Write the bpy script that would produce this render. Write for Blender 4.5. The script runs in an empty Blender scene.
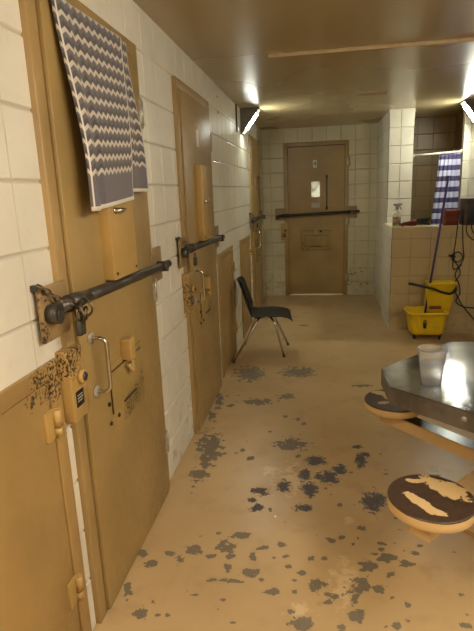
import bpy, bmesh, math, random
import numpy as np
from mathutils import Vector, Matrix, noise
random.seed(7)
C = bpy.context.scene.collection
PI = math.pi
BLK = 0.2032
H = 12*BLK            # ceiling height
D = 7.748             # far wall
XR = 2.56             # right wall
YB = -2.2             # wall behind the camera

# ------------------------------------------------------------ materials
def lin(c):
    r = []
    for v in c:
        v = v/255.0
        r.append(v/12.92 if v <= 0.04045 else ((v+0.055)/1.055)**2.4)
    return tuple(r)+(1.0,)

class NT:
    def __init__(s, name):
        s.m = bpy.data.materials.new(name); s.m.use_nodes = True
        s.t = s.m.node_tree; s.n = s.t.nodes; s.l = s.t.links
        s.bsdf = s.n['Principled BSDF']
    def node(s, kind, **kw):
        nd = s.n.new(kind)
        for k, v in kw.items():
            if k.startswith('i_'):
                key = k[2:]
                key = int(key) if key.isdigit() else key.replace('_', ' ')
                if hasattr(v, 'is_output') or isinstance(v, bpy.types.NodeSocket): s.l.new(v, nd.inputs[key])
                else: nd.inputs[key].default_value = v
            else: setattr(nd, k, v)
        return nd
    def math(s, op, a, b=None, c=None, clamp=False):
        nd = s.n.new('ShaderNodeMath'); nd.operation = op; nd.use_clamp = clamp
        for i, v in enumerate((a, b, c)):
            if v is None: continue
            if isinstance(v, bpy.types.NodeSocket): s.l.new(v, nd.inputs[i])
            else: nd.inputs[i].default_value = v
        return nd.outputs[0]
    def noise(s, vec, scale, detail=3, rough=.5):
        nd = s.n.new('ShaderNodeTexNoise'); nd.inputs['Scale'].default_value = scale
        nd.inputs['Detail'].default_value = detail; nd.inputs['Roughness'].default_value = rough
        s.l.new(vec, nd.inputs['Vector']); return nd.outputs['Fac']
    def mix(s, f, a, b):
        nd = s.n.new('ShaderNodeMix'); nd.data_type = 'RGBA'
        for k, v in ((0, f), (6, a), (7, b)):
            if isinstance(v, bpy.types.NodeSocket): s.l.new(v, nd.inputs[k])
            else: nd.inputs[k].default_value = v
        return nd.outputs[2]
    def ramp(s, v, lo, hi):
        nd = s.n.new('ShaderNodeMapRange'); nd.interpolation_type = 'SMOOTHSTEP'
        s.l.new(v, nd.inputs[0]); nd.inputs[1].default_value = lo; nd.inputs[2].default_value = hi
        return nd.outputs[0]
    def pos(s): return s.n.new('ShaderNodeNewGeometry').outputs['Position']
    def obj(s): return s.n.new('ShaderNodeTexCoord').outputs['Object']
    def set(s, color=None, rough=None, metal=None, **kw):
        for k, v in (('Base Color', color), ('Roughness', rough), ('Metallic', metal)):
            if v is None: continue
            if isinstance(v, bpy.types.NodeSocket): s.l.new(v, s.bsdf.inputs[k])
            else: s.bsdf.inputs[k].default_value = v
        for k, v in kw.items(): s.bsdf.inputs[k.replace('_', ' ')].default_value = v
    def bump(s, h, strength=.3, dist=.003):
        nd = s.n.new('ShaderNodeBump'); nd.inputs['Strength'].default_value = strength
        nd.inputs['Distance'].default_value = dist
        s.l.new(h, nd.inputs['Height']); s.l.new(nd.outputs[0], s.bsdf.inputs['Normal'])

def simple(name, col, rough=.5, metal=0., var=.08, scale=12, bump=0., **kw):
    t = NT(name); p = t.obj(); n = t.noise(p, scale, 4)
    a = lin(col); dk = tuple(x*(1-var*2) for x in a[:3])+(1,)
    t.set(t.mix(t.ramp(n, .3, .7), dk, a), rough, metal, **kw)
    if bump: t.bump(t.noise(p, scale*6, 3), bump, .002)
    return t.m

def spots_mask(t, spots, scale=70, amp=1.0):
    """dark chips around world points (x,y,z,r): ragged by noise"""
    p = t.pos(); best = None
    for (x, y, z, r) in spots:
        d = t.node('ShaderNodeVectorMath', operation='DISTANCE'); t.l.new(p, d.inputs[0]); d.inputs[1].default_value = (x, y, z)
        v = t.math('SUBTRACT', 1.0, t.math('DIVIDE', d.outputs['Value'], r))
        best = v if best is None else t.math('MAXIMUM', best, v)
    best = t.math('MAXIMUM', best, 0.0)
    n = t.noise(p, scale*1.3, 4, .65)
    sm = t.math('ADD', t.math('MULTIPLY', t.math('POWER', best, .6), amp*.20), n)
    return t.math('MULTIPLY', t.ramp(sm, .66, .69), t.math('GREATER_THAN', best, .02))

def paint(name, col, rough=.42, spots=None, bump=.15, var=.1):
    t = NT(name); p = t.pos(); n = t.noise(p, 3.2, 4); n2 = t.noise(p, 26, 3)
    a = lin(col); b = tuple(x*(1-var*2) for x in a[:3])+(1,)
    c = t.mix(t.ramp(n, .3, .7), b, a)
    # small random nicks
    nk = t.ramp(t.noise(p, 55, 2), .79, .81)
    c = t.mix(nk, c, lin((70, 50, 35)))
    if spots:
        c = t.mix(spots_mask(t, spots), c, lin((52, 38, 28)))
    r = t.math('ADD', t.math('MULTIPLY', n2, .25), rough-.12)
    t.set(c, r)
    t.bump(n2, bump, .002)
    return t.m

def blockpaint(name, col, dirt_and_shade=(120, 105, 80), rough=.38, low=True, spots=None):
    t = NT(name); p = t.pos(); n = t.noise(p, 2.0, 4); n2 = t.noise(p, 45, 4, .6); n3 = t.noise(p, 9, 5, .65)
    a = lin(col); b = tuple(x*.86 for x in a[:3])+(1,)
    c = t.mix(t.ramp(n, .3, .7), b, a)
    sx = t.n.new('ShaderNodeSeparateXYZ'); t.l.new(p, sx.inputs[0])
    lowm = t.ramp(sx.outputs[2], .55, 0.0)
    grime = t.math('MULTIPLY', t.ramp(n3, .50, .72), t.math('ADD', t.math('MULTIPLY', lowm, .65), .08))
    c = t.mix(grime, c, lin(dirt_and_shade))
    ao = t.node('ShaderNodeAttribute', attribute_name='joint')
    c = t.mix(t.math('MULTIPLY', ao.outputs['Fac'], .35), c, lin(dirt_and_shade))  # joint shadow lines painted into the colour, in the dirt tone
    if spots: c = t.mix(t.math('MULTIPLY', spots_mask(t, spots, 26), .8), c, lin((70, 62, 48)))
    t.set(c, rough); t.bump(n2, .35, .003)
    return t.m

M = {}
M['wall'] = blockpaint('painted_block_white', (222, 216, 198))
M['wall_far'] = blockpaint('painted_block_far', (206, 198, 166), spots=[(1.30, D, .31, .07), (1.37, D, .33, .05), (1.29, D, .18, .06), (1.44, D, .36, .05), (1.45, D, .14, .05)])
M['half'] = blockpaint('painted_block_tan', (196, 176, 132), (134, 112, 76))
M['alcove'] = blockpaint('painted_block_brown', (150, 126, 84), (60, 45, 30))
M['door'] = paint('tan_door_paint', (160, 133, 82), .40)
chips = [(.02, 1.40, 1.02, .12), (.03, 1.445, 1.06, .09), (.02, 1.32, 1.05, .07), (.02, 1.28, 1.00, .05), (.05, 1.50, 1.08, .06)]
M['hatch'] = paint('tan_hatch_paint', (163, 132, 80), .40, chips)
M['frame'] = paint('tan_frame_paint', (162, 134, 86), .40)
M['box'] = paint('tan_box_paint', (178, 145, 84), .38)
M['lock'] = paint('tan_lock_paint', (170, 138, 80), .38, [(.04, 1.45, 1.06, .09), (.05, 1.50, 1.09, .07), (.04, 3.03, 1.0, .09), (.04, 3.02, .93, .08)])
M['slot'] = paint('tan_slot_paint', (158, 132, 76), .42, [(.03, 1.93, .70, .09), (.03, 2.02, .72, .08), (.03, 2.09, .76, .07), (.03, 3.55, .75, .09), (7.5, 7.6, .7, .001)])
M['seam'] = simple('dark_seam', (46, 34, 24), .8)
M['steel'] = simple('dark_bar_steel', (74, 70, 62), .36, .35, .2, 20)
M['plate'] = paint('rusty_plate_paint', (146, 120, 80), .5, [(.02, 1.36, 1.18, .05), (.02, 1.36, 1.3, .05)])
M['chrome'] = simple('chrome', (205, 200, 190), .18, 1., .04)
M['chain'] = simple('chain_steel', (120, 105, 85), .35, .9, .25, 40)
M['hinge'] = simple('grey_hinge', (176, 168, 150), .35, .3, .15, 40)
M['black'] = simple('black_plastic', (20, 20, 20), .4)
M['white'] = simple('white_plastic', (225, 222, 210), .5)
M['label'] = simple('grey_label', (175, 168, 150), .6)
M['cord'] = simple('cord_rubber', (28, 24, 20), .55)

# ------------------------------------------------------------ mesh building
class MB:
    def __init__(s): s.bm = bmesh.new(); s.mi = 0
    def _fin(s, faces, smooth=False):
        for f in faces:
            f.material_index = s.mi; f.smooth = smooth
    def box(s, a, b, bev=0., seg=2, mat=None):
        b0 = bmesh.new(); bmesh.ops.create_cube(b0, size=1)
        ctr = [(a[i]+b[i])/2 for i in range(3)]; sz = [abs(b[i]-a[i]) for i in range(3)]
        for v in b0.verts: v.co = Vector((v.co[i]*sz[i]+ctr[i] for i in range(3)))
        if bev > 0:
            bmesh.ops.bevel(b0, geom=list(b0.edges), offset=min(bev, min(sz)*.45), segments=seg, affect='EDGES', profile=.6)
        s.merge(b0, mat, bev > 0)
        return s
    def merge(s, b0, mat=None, smooth=False):
        if mat is not None: bmesh.ops.transform(b0, matrix=mat, verts=list(b0.verts))
        mp = {v: s.bm.verts.new(v.co) for v in b0.verts}
        for f in b0.faces:
            try:
                g = s.bm.faces.new([mp[v] for v in f.verts]); g.material_index = s.mi; g.smooth = smooth or f.smooth
            except ValueError: pass
        b0.free()
    def tube(s, pts, r, seg=10, caps=True, closed=False):
        pts = [Vector(p) for p in pts]; n = len(pts)
        rs = r if isinstance(r, (list, tuple)) else [r]*n
        rings = []; prev = None
        for i, p in enumerate(pts):
            if closed: t = pts[(i+1) % n]-pts[i-1]
            else: t = pts[min(i+1, n-1)]-pts[max(i-1, 0)]
            if t.length < 1e-9: t = Vector((0, 0, 1))
            t.normalize()
            if prev is None:
                up = Vector((0, 0, 1)) if abs(t.z) < .9 else Vector((1, 0, 0))
                u = t.cross(up).normalized()
            else:
                u = prev - t*prev.dot(t)
                u = u.normalized() if u.length > 1e-6 else t.orthogonal().normalized()
            prev = u; w = t.cross(u)
            rings.append([s.bm.verts.new(p+(u*math.cos(2*PI*k/seg)+w*math.sin(2*PI*k/seg))*rs[i]) for k in range(seg)])
        m = n if closed else n-1
        for i in range(m):
            A, B = rings[i], rings[(i+1) % n]
            for k in range(seg):
                f = s.bm.faces.new((A[k], A[(k+1) % seg], B[(k+1) % seg], B[k])); f.smooth = True; f.material_index = s.mi
        if caps and not closed:
            for R_, fl in ((rings[0], 0), (rings[-1], 1)):
                f = s.bm.faces.new(R_ if fl else R_[::-1]); f.material_index = s.mi
        return s
    def lathe(s, prof, ctr=(0, 0, 0), seg=40, axis='z', close=False, mat=None):
        b0 = bmesh.new(); rings = []
        for (r, z) in prof:
            if r < 1e-6: rings.append([b0.verts.new((0, 0, z))])
            else: rings.append([b0.verts.new((r*math.cos(2*PI*k/seg), r*math.sin(2*PI*k/seg), z)) for k in range(seg)])
        for i in range(len(rings)-1 + (1 if close else 0)):
            A, B = rings[i], rings[(i+1) % len(rings)]
            for k in range(seg):
                k2 = (k+1) % seg
                if len(A) == 1 and len(B) == 1: continue
                if len(A) == 1: vs = (A[0], B[k2], B[k])
                elif len(B) == 1: vs = (A[k], A[k2], B[0])
                else: vs = (A[k], A[k2], B[k2], B[k])
                f = b0.faces.new(vs); f.smooth = True
        if axis == 'y': bmesh.ops.transform(b0, matrix=Matrix.Rotation(PI/2, 4, 'X'), verts=list(b0.verts))
        if axis == 'x': bmesh.ops.transform(b0, matrix=Matrix.Rotation(PI/2, 4, 'Y'), verts=list(b0.verts))
        bmesh.ops.translate(b0, vec=Vector(ctr), verts=list(b0.verts))
        bmesh.ops.recalc_face_normals(b0, faces=list(b0.faces))
        s.merge(b0, mat); return s
    def prism(s, pts, d0, d1, axis=1, bev=0.):
        """polygon pts (2-tuples) extruded along axis from d0 to d1"""
        def mk(p, d):
            if axis == 1: return (p[0], d, p[1])
            if axis == 2: return (p[0], p[1], d)
            return (d, p[0], p[1])
        b0 = bmesh.new()
        A = [b0.verts.new(mk(p, d0)) for p in pts]; B = [b0.verts.new(mk(p, d1)) for p in pts]; n = len(pts)
        b0.faces.new(A[::-1]); b0.faces.new(B)
        for i in range(n): b0.faces.new((A[i], A[(i+1) % n], B[(i+1) % n], B[i]))
        bmesh.ops.recalc_face_normals(b0, faces=list(b0.faces))
        if bev: bmesh.ops.bevel(b0, geom=list(b0.edges), offset=bev, segments=2, affect='EDGES')
        s.merge(b0, None, False); return s
    def build(s, name, mats, parent=None, smooth=None):
        me = bpy.data.meshes.new(name); s.bm.normal_update(); s.bm.to_mesh(me); s.bm.free()
        for m in (mats if isinstance(mats, (list, tuple)) else [mats]): me.materials.append(m)
        o = bpy.data.objects.new(name, me); C.objects.link(o)
        if parent: o.parent = parent
        return o

def tag(o, label=None, cat=None, group=None, kind=None):
    if label: o['label'] = label
    if cat: o['category'] = cat
    if group: o['group'] = group
    if kind: o['kind'] = kind
    return o
def empty(name, loc=(0, 0, 0), rz=0., **kw):
    o = bpy.data.objects.new(name, None); C.objects.link(o); o.location = loc; o.rotation_euler = (0, 0, rz)
    o.empty_display_size = .1
    return tag(o, **kw)
def copy_tree(o, parent=None):
    c = o.copy(); C.objects.link(c); c.parent = parent
    for ch in list(o.children): copy_tree(ch, c)
    return c

# ------------------------------------------------------------ block walls
def block_wall(mb, org, ud, nd, u0, u1, z0, z1, opens=(), phase=0., gv=.0026, gh=.005, dep=.006, back=.12, jl=None):
    """stack-bond painted block face; ud = direction along the wall, nd = towards the viewer"""
    org = Vector(org); ud = Vector(ud); nd = Vector(nd); Z = Vector((0, 0, 1))
    def lines(a, b, ph):
        k = math.ceil((a-ph)/BLK-1e-4); out = []
        while ph+k*BLK < b+1e-4: out.append(ph+k*BLK); k += 1
        return out
    gu = lines(u0, u1, phase); gz = lines(z0, z1, 0.)
    us = sorted(set([round(v, 5) for v in gu]+[u0, u1]+[v for o in opens for v in (o[0], o[1])]))
    zs = sorted(set([round(v, 5) for v in gz]+[z0, z1]+[v for o in opens for v in (o[2], o[3])]))
    us = [v for i, v in enumerate(us) if i == 0 or v-us[i-1] > 1e-4]; zs = [v for i, v in enumerate(zs) if i == 0 or v-zs[i-1] > 1e-4]
    isg = lambda v, L: any(abs(v-w) < 1e-3 for w in L)
    def P(u, z, n): return org+ud*u+Z*z+nd*n
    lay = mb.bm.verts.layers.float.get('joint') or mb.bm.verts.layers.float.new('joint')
    flip = ud.cross(Z).dot(nd) < 0
    for i in range(len(us)-1):
        for j in range(len(zs)-1):
            a, b, c, d = us[i], us[i+1], zs[j], zs[j+1]
            um, zm = (a+b)/2, (c+d)/2
            if any(o[0] < um < o[1] and o[2] < zm < o[3] for o in opens): continue
            ins = (gv if isg(a, gu) and a > u0+1e-3 else 0, gv if isg(b, gu) and b < u1-1e-3 else 0,
                   gh if isg(c, gz) and c > z0+1e-3 else 0, gh if isg(d, gz) and d < z1-1e-3 else 0)
            if b-a < .02: ins = (0, 0, ins[2], ins[3])
            if d-c < .02: ins = (ins[0], ins[1], 0, 0)
            rng = [noise.noise(Vector((um*31.7, zm*17.3, 3.1+k)))*.0012 for k in range(1)][0]
            outer = [(a, c), (b, c), (b, d), (a, d)]
            in1 = [(a+ins[0]*.45, c+ins[2]*.45), (b-ins[1]*.45, c+ins[2]*.45), (b-ins[1]*.45, d-ins[3]*.45), (a+ins[0]*.45, d-ins[3]*.45)]
            in2 = [(a+ins[0]*1.6, c+ins[2]*1.6), (b-ins[1]*1.6, c+ins[2]*1.6), (b-ins[1]*1.6, d-ins[3]*1.6), (a+ins[0]*1.6, d-ins[3]*1.6)]
            has = lambda k, q: 0
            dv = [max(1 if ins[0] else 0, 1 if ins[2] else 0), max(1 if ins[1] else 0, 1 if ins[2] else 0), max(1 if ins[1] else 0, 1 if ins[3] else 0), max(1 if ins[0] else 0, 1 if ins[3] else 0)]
            V0 = [mb.bm.verts.new(P(*outer[k], -dep if dv[k] else rng*0)) for k in range(4)]
            V1 = [mb.bm.verts.new(P(*in1[k], -dep*.9 if dv[k] else 0)) for k in range(4)]
            V2 = [mb.bm.verts.new(P(*in2[k], 0)) for k in range(4)]
            for k in range(4):
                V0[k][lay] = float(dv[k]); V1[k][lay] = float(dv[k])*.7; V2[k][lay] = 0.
            def F(vs, sm=False):
                # drop doubled corners
                vs2 = []
                for v in vs:
                    if not any((v.co-w.co).length < 1e-6 for w in vs2): vs2.append(v)
                if len(vs2) < 3: return
                f = mb.bm.faces.new(vs2[::-1] if flip else vs2); f.material_index = mb.mi; f.smooth = sm
            F(V2)
            for k in range(4):
                k2 = (k+1) % 4
                F((V0[k], V0[k2], V1[k2], V1[k])); F((V1[k], V1[k2], V2[k2], V2[k]))
    # thickness: slabs behind the face, split round the openings
    e_ = dep+.003
    cuts = sorted(set([u0+e_, u1-e_]+[v for o in opens for v in (o[0], o[1])]))
    for a, b in zip(cuts[:-1], cuts[1:]):
        um = (a+b)/2; ops = [o for o in opens if o[0] < um < o[1]]
        segs = [(z0, z1)]
        for o in ops:
            ns = []
            for (c, d) in segs:
                if o[2] > c+1e-4: ns.append((c, min(d, o[2])))
                if o[3] < d-1e-4: ns.append((max(c, o[3]), d))
            segs = ns
        for (c, d) in segs:
            p, q = P(a, c, -dep-.0005), P(b, d, -back)
            mb.box(tuple(min(p[k], q[k]) for k in range(3)), tuple(max(p[k], q[k]) for k in range(3)))
EM_FAR = 46.0
EM_NEAR = 14.0
EM_FILL = 10.0
EXPO = 1.45
# ------------------------------------------------------------ the setting
DOORS = [1.490, 3.052, 6.298]          # left-wall cell doors, frame start along y
DW, DH = .930, 11*BLK
HATCH = [.695, 4.105, 5.335]
HW, HH = .74, 1.080
XD = .315                               # far door frame start along x
JP = 1.337 - 10*BLK                     # joint phase on the left wall

mb = MB()
ops = [(y+.012, y+DW-.012, 0, DH-.012) for y in DOORS]+[(y+.012, y+HW-.012, 0, HH-.012) for y in HATCH]
block_wall(mb, (0, 0, 0), (0, 1, 0), (1, 0, 0), YB, D, 0, H, ops, JP)
wl = tag(mb.build('wall_left', M['wall']), 'left white painted block wall with the row of cell doors', 'wall', kind='structure')

mb = MB()
block_wall(mb, (0, D, 0), (1, 0, 0), (0, -1, 0), 0, 1.66, 0, H, [(XD+.012, XD+DW-.012, 0, DH-.012)], XD-.012-2*BLK+.02)
tag(mb.build('wall_back', M['wall_far']), 'far white block wall around the end door', 'wall', kind='structure')

# pier beside the shower opening, with the long side face of the passage
mb = MB()
P0, P1, PY = 1.64, 1.925, 6.50
block_wall(mb, (P0, 0, 0), (0, 1, 0), (-1, 0, 0), PY, D, 0, H, (), PY, back=.10)
block_wall(mb, (0, PY, 0), (1, 0, 0), (0, -1, 0), P0, P1, 0, H, (), P0+.135-BLK*3+BLK*.0, back=.10)
tag(mb.build('wall_pier', M['wall']), 'bright white block pier left of the shower opening', 'wall', kind='structure')
# shower recess
mb = MB()
AY = 7.47
block_wall(mb, (0, AY, 0), (1, 0, 0), (0, -1, 0), P1, 2.60, 0, H, (), P1, back=.08)
block_wall(mb, (P1, 0, 0), (0, 1, 0), (1, 0, 0), PY+.0, AY, 0, H, (), PY, back=.10)
block_wall(mb, (2.60, 0, 0), (0, 1, 0), (-1, 0, 0), PY+.0, AY, 0, H, (), PY, back=.10)
tag(mb.build('wall_shower', M['alcove']), 'brown painted inside walls of the shower recess', 'wall', kind='structure')
# right wall and the short return beside the shower
mb = MB()
block_wall(mb, (XR, 0, 0), (0, 1, 0), (-1, 0, 0), YB, PY, 0, H, (), .1)
block_wall(mb, (0, PY, 0), (1, 0, 0), (0, -1, 0), 2.475, XR+.12, 0, H, (), 2.475+.075, back=.12)
tag(mb.build('wall_right', M['wall']), 'right white block wall with the short return beside the shower', 'wall', kind='structure')
mb = MB()
block_wall(mb, (0, YB, 0), (1, 0, 0), (0, 1, 0), 0, XR, 0, H, (), 0)
tag(mb.build('wall_front', M['wall']), 'white block wall behind the viewpoint', 'wall', kind='structure')
# half-height wall
HZ = 1.140; HY0, HY1 = 5.74, 5.95; HX = 1.605
mb = MB()
mb.mi = 0
block_wall(mb, (0, HY0, 0), (1, 0, 0), (0, -1, 0), HX, XR, 0, HZ, (), HX, gv=.002, gh=.003, dep=.004, back=.2)
mb.mi = 1
block_wall(mb, (HX, 0, 0), (0, 1, 0), (-1, 0, 0), HY0, PY, 0, HZ, (), HY0, back=.10)
mb.mi = 2
mb.box((HX+.002, HY0+.002, HZ-.06), (XR, HY1, HZ+.002), .004)
mb.box((HX+.002, HY1-.02, 0), (P0+.12, PY, HZ+.001), .003)
mb.mi = 0
mb.box((HX+.05, HY1-.12, 0), (XR, HY1, HZ-.05))
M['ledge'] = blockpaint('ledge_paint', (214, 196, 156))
tag(mb.build('wall_half', [M['half'], M['wall'], M['ledge']]), 'waist-high tan block wall in front of the shower', 'wall', kind='structure')

# ceiling: glossy tan paint
t = NT('ceiling_paint'); p = t.pos(); n = t.noise(p, 1.1, 1); n2 = t.noise(p, 9, 3)
c = t.mix(t.ramp(n, .3, .7), lin((176, 158, 120)), lin((182, 164, 126)))
t.set(c, .2, **{}); t.l.new(t.math('ADD', t.math('MULTIPLY', n, .10), .22), t.bsdf.inputs['Roughness']); mb = MB(); mb.box((-.12, YB-.12, H), (XR+.12, D+.12, H+.1))
tag(mb.build('ceiling', t.m), 'glossy tan painted concrete ceiling', 'ceiling', kind='structure')
mb = MB(); mb.box((.505, 3.610, H-.022), (XR, 3.640, H+.001), .004)
M['strip'] = simple('strip_paint', (190, 166, 126), .4, 0, .06, 30)
tag(mb.build('trim_1', M['strip']), 'long thin raised joint strip across the ceiling', 'trim', kind='structure')
mb = MB(); mb.box((1.20, 5.35, H-.012), (1.47, 5.366, H+.001), .003)
tag(mb.build('trim_2', M['strip']), 'short joint strip on the ceiling before the pier', 'trim', kind='structure')

# floor with worn patches
G = [(0.219,4.240,0.125,0.006,-0.025,0.186),(0.650,4.301,0.158,0.008,-0.005,0.133),(0.367,3.626,0.130,0.009,-0.007,0.062),(0.583,3.738,0.070,0.005,-0.003,0.051),(0.176,3.535,0.030,0.002,-0.005,0.030),(0.061,3.625,0.031,0.002,-0.031,0.161),(0.064,3.342,0.029,0.002,-0.018,0.086),(0.151,2.885,0.077,0.007,-0.043,0.206),(0.152,2.553,0.063,0.006,-0.015,0.064),(0.662,2.961,0.101,0.008,-0.004,0.081),(0.362,2.864,0.019,0.002,-0.004,0.025),(0.419,2.770,0.024,0.002,-0.003,0.024),(0.592,3.364,0.021,0.002,-0.002,0.025),(0.716,3.260,0.027,0.002,-0.001,0.024),(0.679,3.337,0.028,0.002,-0.001,0.025),(0.153,1.549,0.027,0.003,-0.012,0.033),(0.058,1.671,0.021,0.002,-0.014,0.037),(0.041,1.886,0.027,0.003,-0.008,0.023),(0.110,1.826,0.027,0.003,-0.009,0.027),(0.271,1.938,0.041,0.004,-0.009,0.037),(0.225,1.854,0.018,0.002,-0.007,0.025),(0.170,1.900,0.023,0.002,-0.005,0.016),(0.357,1.901,0.031,0.003,-0.003,0.016),(0.408,1.973,0.041,0.004,-0.006,0.034),(0.447,1.911,0.027,0.003,-0.003,0.019),(0.445,1.836,0.017,0.002,-0.005,0.030),(0.476,2.050,0.047,0.005,-0.004,0.025),(0.544,1.921,0.018,0.002,-0.005,0.039),(0.552,1.818,0.034,0.004,-0.003,0.023),(0.479,1.769,0.025,0.003,-0.003,0.017),(0.401,1.760,0.025,0.003,-0.002,0.011),(0.651,1.725,0.032,0.004,-0.002,0.021),(0.341,1.673,0.016,0.002,-0.002,0.008),(0.591,1.986,0.018,0.002,-0.001,0.013),(0.260,1.561,0.012,0.001,-0.003,0.009),(0.738,1.733,0.012,0.001,-0.001,0.016),(0.826,1.782,0.036,0.004,-0.000,0.033),(0.668,2.008,0.023,0.002,-0.001,0.014),(0.800,1.932,0.017,0.002,-0.000,0.016),(1.039,2.163,0.023,0.002,0.002,0.023),(0.896,2.062,0.018,0.002,0.000,0.014),(0.940,2.085,0.018,0.002,0.001,0.014),(1.055,1.922,0.034,0.004,0.003,0.037),(1.144,1.983,0.038,0.004,0.003,0.026),(1.210,1.945,0.029,0.003,0.003,0.019),(1.130,1.877,0.016,0.002,0.002,0.018),(0.991,1.789,0.040,0.005,0.003,0.044),(1.077,1.788,0.024,0.003,0.003,0.027),(0.973,1.636,0.037,0.004,0.003,0.038),(0.971,1.718,0.015,0.002,0.002,0.031),(0.773,1.586,0.044,0.005,-0.001,0.037),(1.119,1.614,0.018,0.002,0.003,0.018),(0.897,1.720,0.019,0.002,0.001,0.021),(0.915,1.579,0.022,0.003,0.001,0.018),(1.072,1.989,0.026,0.003,0.001,0.013),(1.125,2.066,0.022,0.002,0.002,0.014),(0.650,5.914,0.059,0.001,-0.001,0.047),(1.174,3.996,0.095,0.006,0.002,0.029),(0.857,1.943,0.013,0.001,0.000,0.013),(0.152,2.710,0.036,0.003,-0.021,0.096),(0.707,2.819,0.018,0.002,-0.001,0.018),(0.589,2.264,0.015,0.002,-0.002,0.017),(0.940,2.342,0.015,0.002,0.001,0.017)]
K = [(0.816,2.770,0.059,0.005,-0.000,0.059),(0.755,2.609,0.039,0.004,-0.002,0.064),(0.645,2.487,0.038,0.004,-0.004,0.060),(0.781,2.471,0.048,0.005,-0.001,0.068),(0.525,2.427,0.043,0.004,-0.004,0.038),(0.526,2.274,0.036,0.004,-0.004,0.030),(0.487,2.340,0.021,0.002,-0.003,0.027),(1.077,2.799,0.035,0.003,0.006,0.084),(0.891,2.601,0.050,0.005,0.001,0.074),(0.955,2.685,0.040,0.004,0.002,0.056),(1.111,2.393,0.060,0.006,0.009,0.091),(0.757,2.298,0.045,0.005,-0.001,0.034),(1.067,2.962,0.031,0.003,0.002,0.026),(1.113,2.867,0.024,0.002,0.002,0.025),(0.828,2.605,0.028,0.003,-0.000,0.032)]
W = [(0.701,2.573,0.188,0.018,-0.010,0.221),(0.941,1.822,0.089,0.010,0.010,0.210),(0.764,1.635,0.076,0.009,-0.003,0.069),(0.983,2.223,0.048,0.005,0.004,0.064),(0.553,2.644,0.069,0.006,-0.008,0.090)]

rnd = random.Random(3)
for _ in range(150):
    cx, cy, ax, ay, bx_, by_ = rnd.choice(G+K); sc_ = rnd.uniform(.004, .014)
    G.append((cx+rnd.gauss(0, .11), cy+rnd.gauss(0, .13), sc_*rnd.uniform(.8, 1.8), 0, 0, sc_))
K = [(a, b, c*1.08, d*1.08, e*1.08, f*1.08) for (a, b, c, d, e, f) in K]
def build_floor():
    xs = np.arange(0., XR+1e-6, .0128)
    ys = np.concatenate([np.arange(1.05, 3.2, .0115), np.arange(3.2, 5.6, .02), np.arange(5.6, 9.6, .08)])
    xs2 = np.concatenate([[-.12], xs, [XR+.12, XR+.3]]); ys2 = np.concatenate([[YB-.12, 0.], ys])
    X, Y = np.meshgrid(xs2, ys2); pts = np.stack([X.ravel(), Y.ravel()], 1)
    def mask(L):
        m = np.zeros(len(pts))
        for (cx, cy, ax, ay, bx, by) in L:
            det = ax*by-ay*bx; dx = pts[:, 0]-cx; dy = pts[:, 1]-cy
            s = (dx*by-dy*bx)/det; q = (ax*dy-ay*dx)/det
            m = np.maximum(m, np.clip(1-.5*np.sqrt(s*s+q*q), 0, 1))
        return m
    g, k, w = mask(G), mask(K), mask(W)
    nx, ny = len(xs2), len(ys2)
    idx = np.arange(nx*ny).reshape(ny, nx)
    f = np.stack([idx[:-1, :-1], idx[:-1, 1:], idx[1:, 1:], idx[1:, :-1]], -1).reshape(-1, 4)
    me = bpy.data.meshes.new('floor')
    base = len(pts)
    V = [(float(a), float(b), 0.) for a, b in pts]
    x0, x1, y0, y1 = float(xs2[0]), float(xs2[-1]), float(ys2[0]), float(ys2[-1])
    V += [(x0, y0, -.1), (x1, y0, -.1), (x1, y1, -.1), (x0, y1, -.1)]
    F = f.tolist()+[[base+3, base+2, base+1, base]]
    F += [[base, base+1]+idx[0, ::-1].tolist(), [base+2, base+3]+idx[-1, :].tolist(),
          [base+1, base+2]+idx[::-1, -1].tolist(), [base+3, base]+idx[:, 0].tolist()]
    me.from_pydata(V, [], F)
    for nm, a in (('wear_grey', g), ('wear_black', k), ('wear_pale', w)):
        at = me.attributes.new(nm, 'FLOAT', 'POINT')
        arr = np.zeros(len(V), dtype=np.float32); arr[:base] = a; at.data.foreach_set('value', arr)
    o = bpy.data.objects.new('floor', me); C.objects.link(o); return o
fl = build_floor()
tag(fl, 'glossy tan painted concrete floor with grey worn patches', 'floor', kind='structure')
t = NT('floor_paint'); p = t.pos()
n1 = t.noise(p, 1.1, 4); nb = t.noise(p, 22, 5, .65); nf = t.noise(p, 60, 4, .7); nm = t.noise(p, 5, 4, .6)
base = t.mix(t.ramp(n1, .3, .7), lin((176, 149, 106)), lin((192, 164, 120)))
base = t.mix(t.math('MULTIPLY', t.ramp(nm, .5, .75), .35), base, lin((146, 118, 78)))
A = lambda nme: t.node('ShaderNodeAttribute', attribute_name=nme).outputs['Fac']
pale = t.ramp(t.math('ADD', A('wear_pale'), t.math('MULTIPLY', t.math('SUBTRACT', nb, .5), 1.8)), .62, .95)
base = t.mix(t.math('MULTIPLY', pale, .6), base, lin((214, 190, 150)))
g = t.ramp(t.math('ADD', A('wear_grey'), t.math('MULTIPLY', t.math('SUBTRACT', nb, .5), 1.9)), 0.53, .56)
gc = t.mix(nf, lin((84, 82, 76)), lin((122, 112, 94)))
base = t.mix(t.math('MULTIPLY', g, .88), base, gc)
k = t.ramp(t.math('ADD', A('wear_black'), t.math('MULTIPLY', t.math('SUBTRACT', t.math('MULTIPLY', t.math('ADD', nb, nf), .5), .5), 2.4)), .50, .64)
base = t.mix(t.math('MULTIPLY', k, .95), base, t.mix(nf, lin((38, 40, 48)), lin((100, 98, 100))))
speck = t.ramp(t.noise(p, 48, 2), .765, .785)
base = t.mix(t.math('MULTIPLY', speck, .8), base, lin((110, 96, 72)))
t.set(base); t.bsdf.inputs['Specular IOR Level'].default_value = .38
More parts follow.
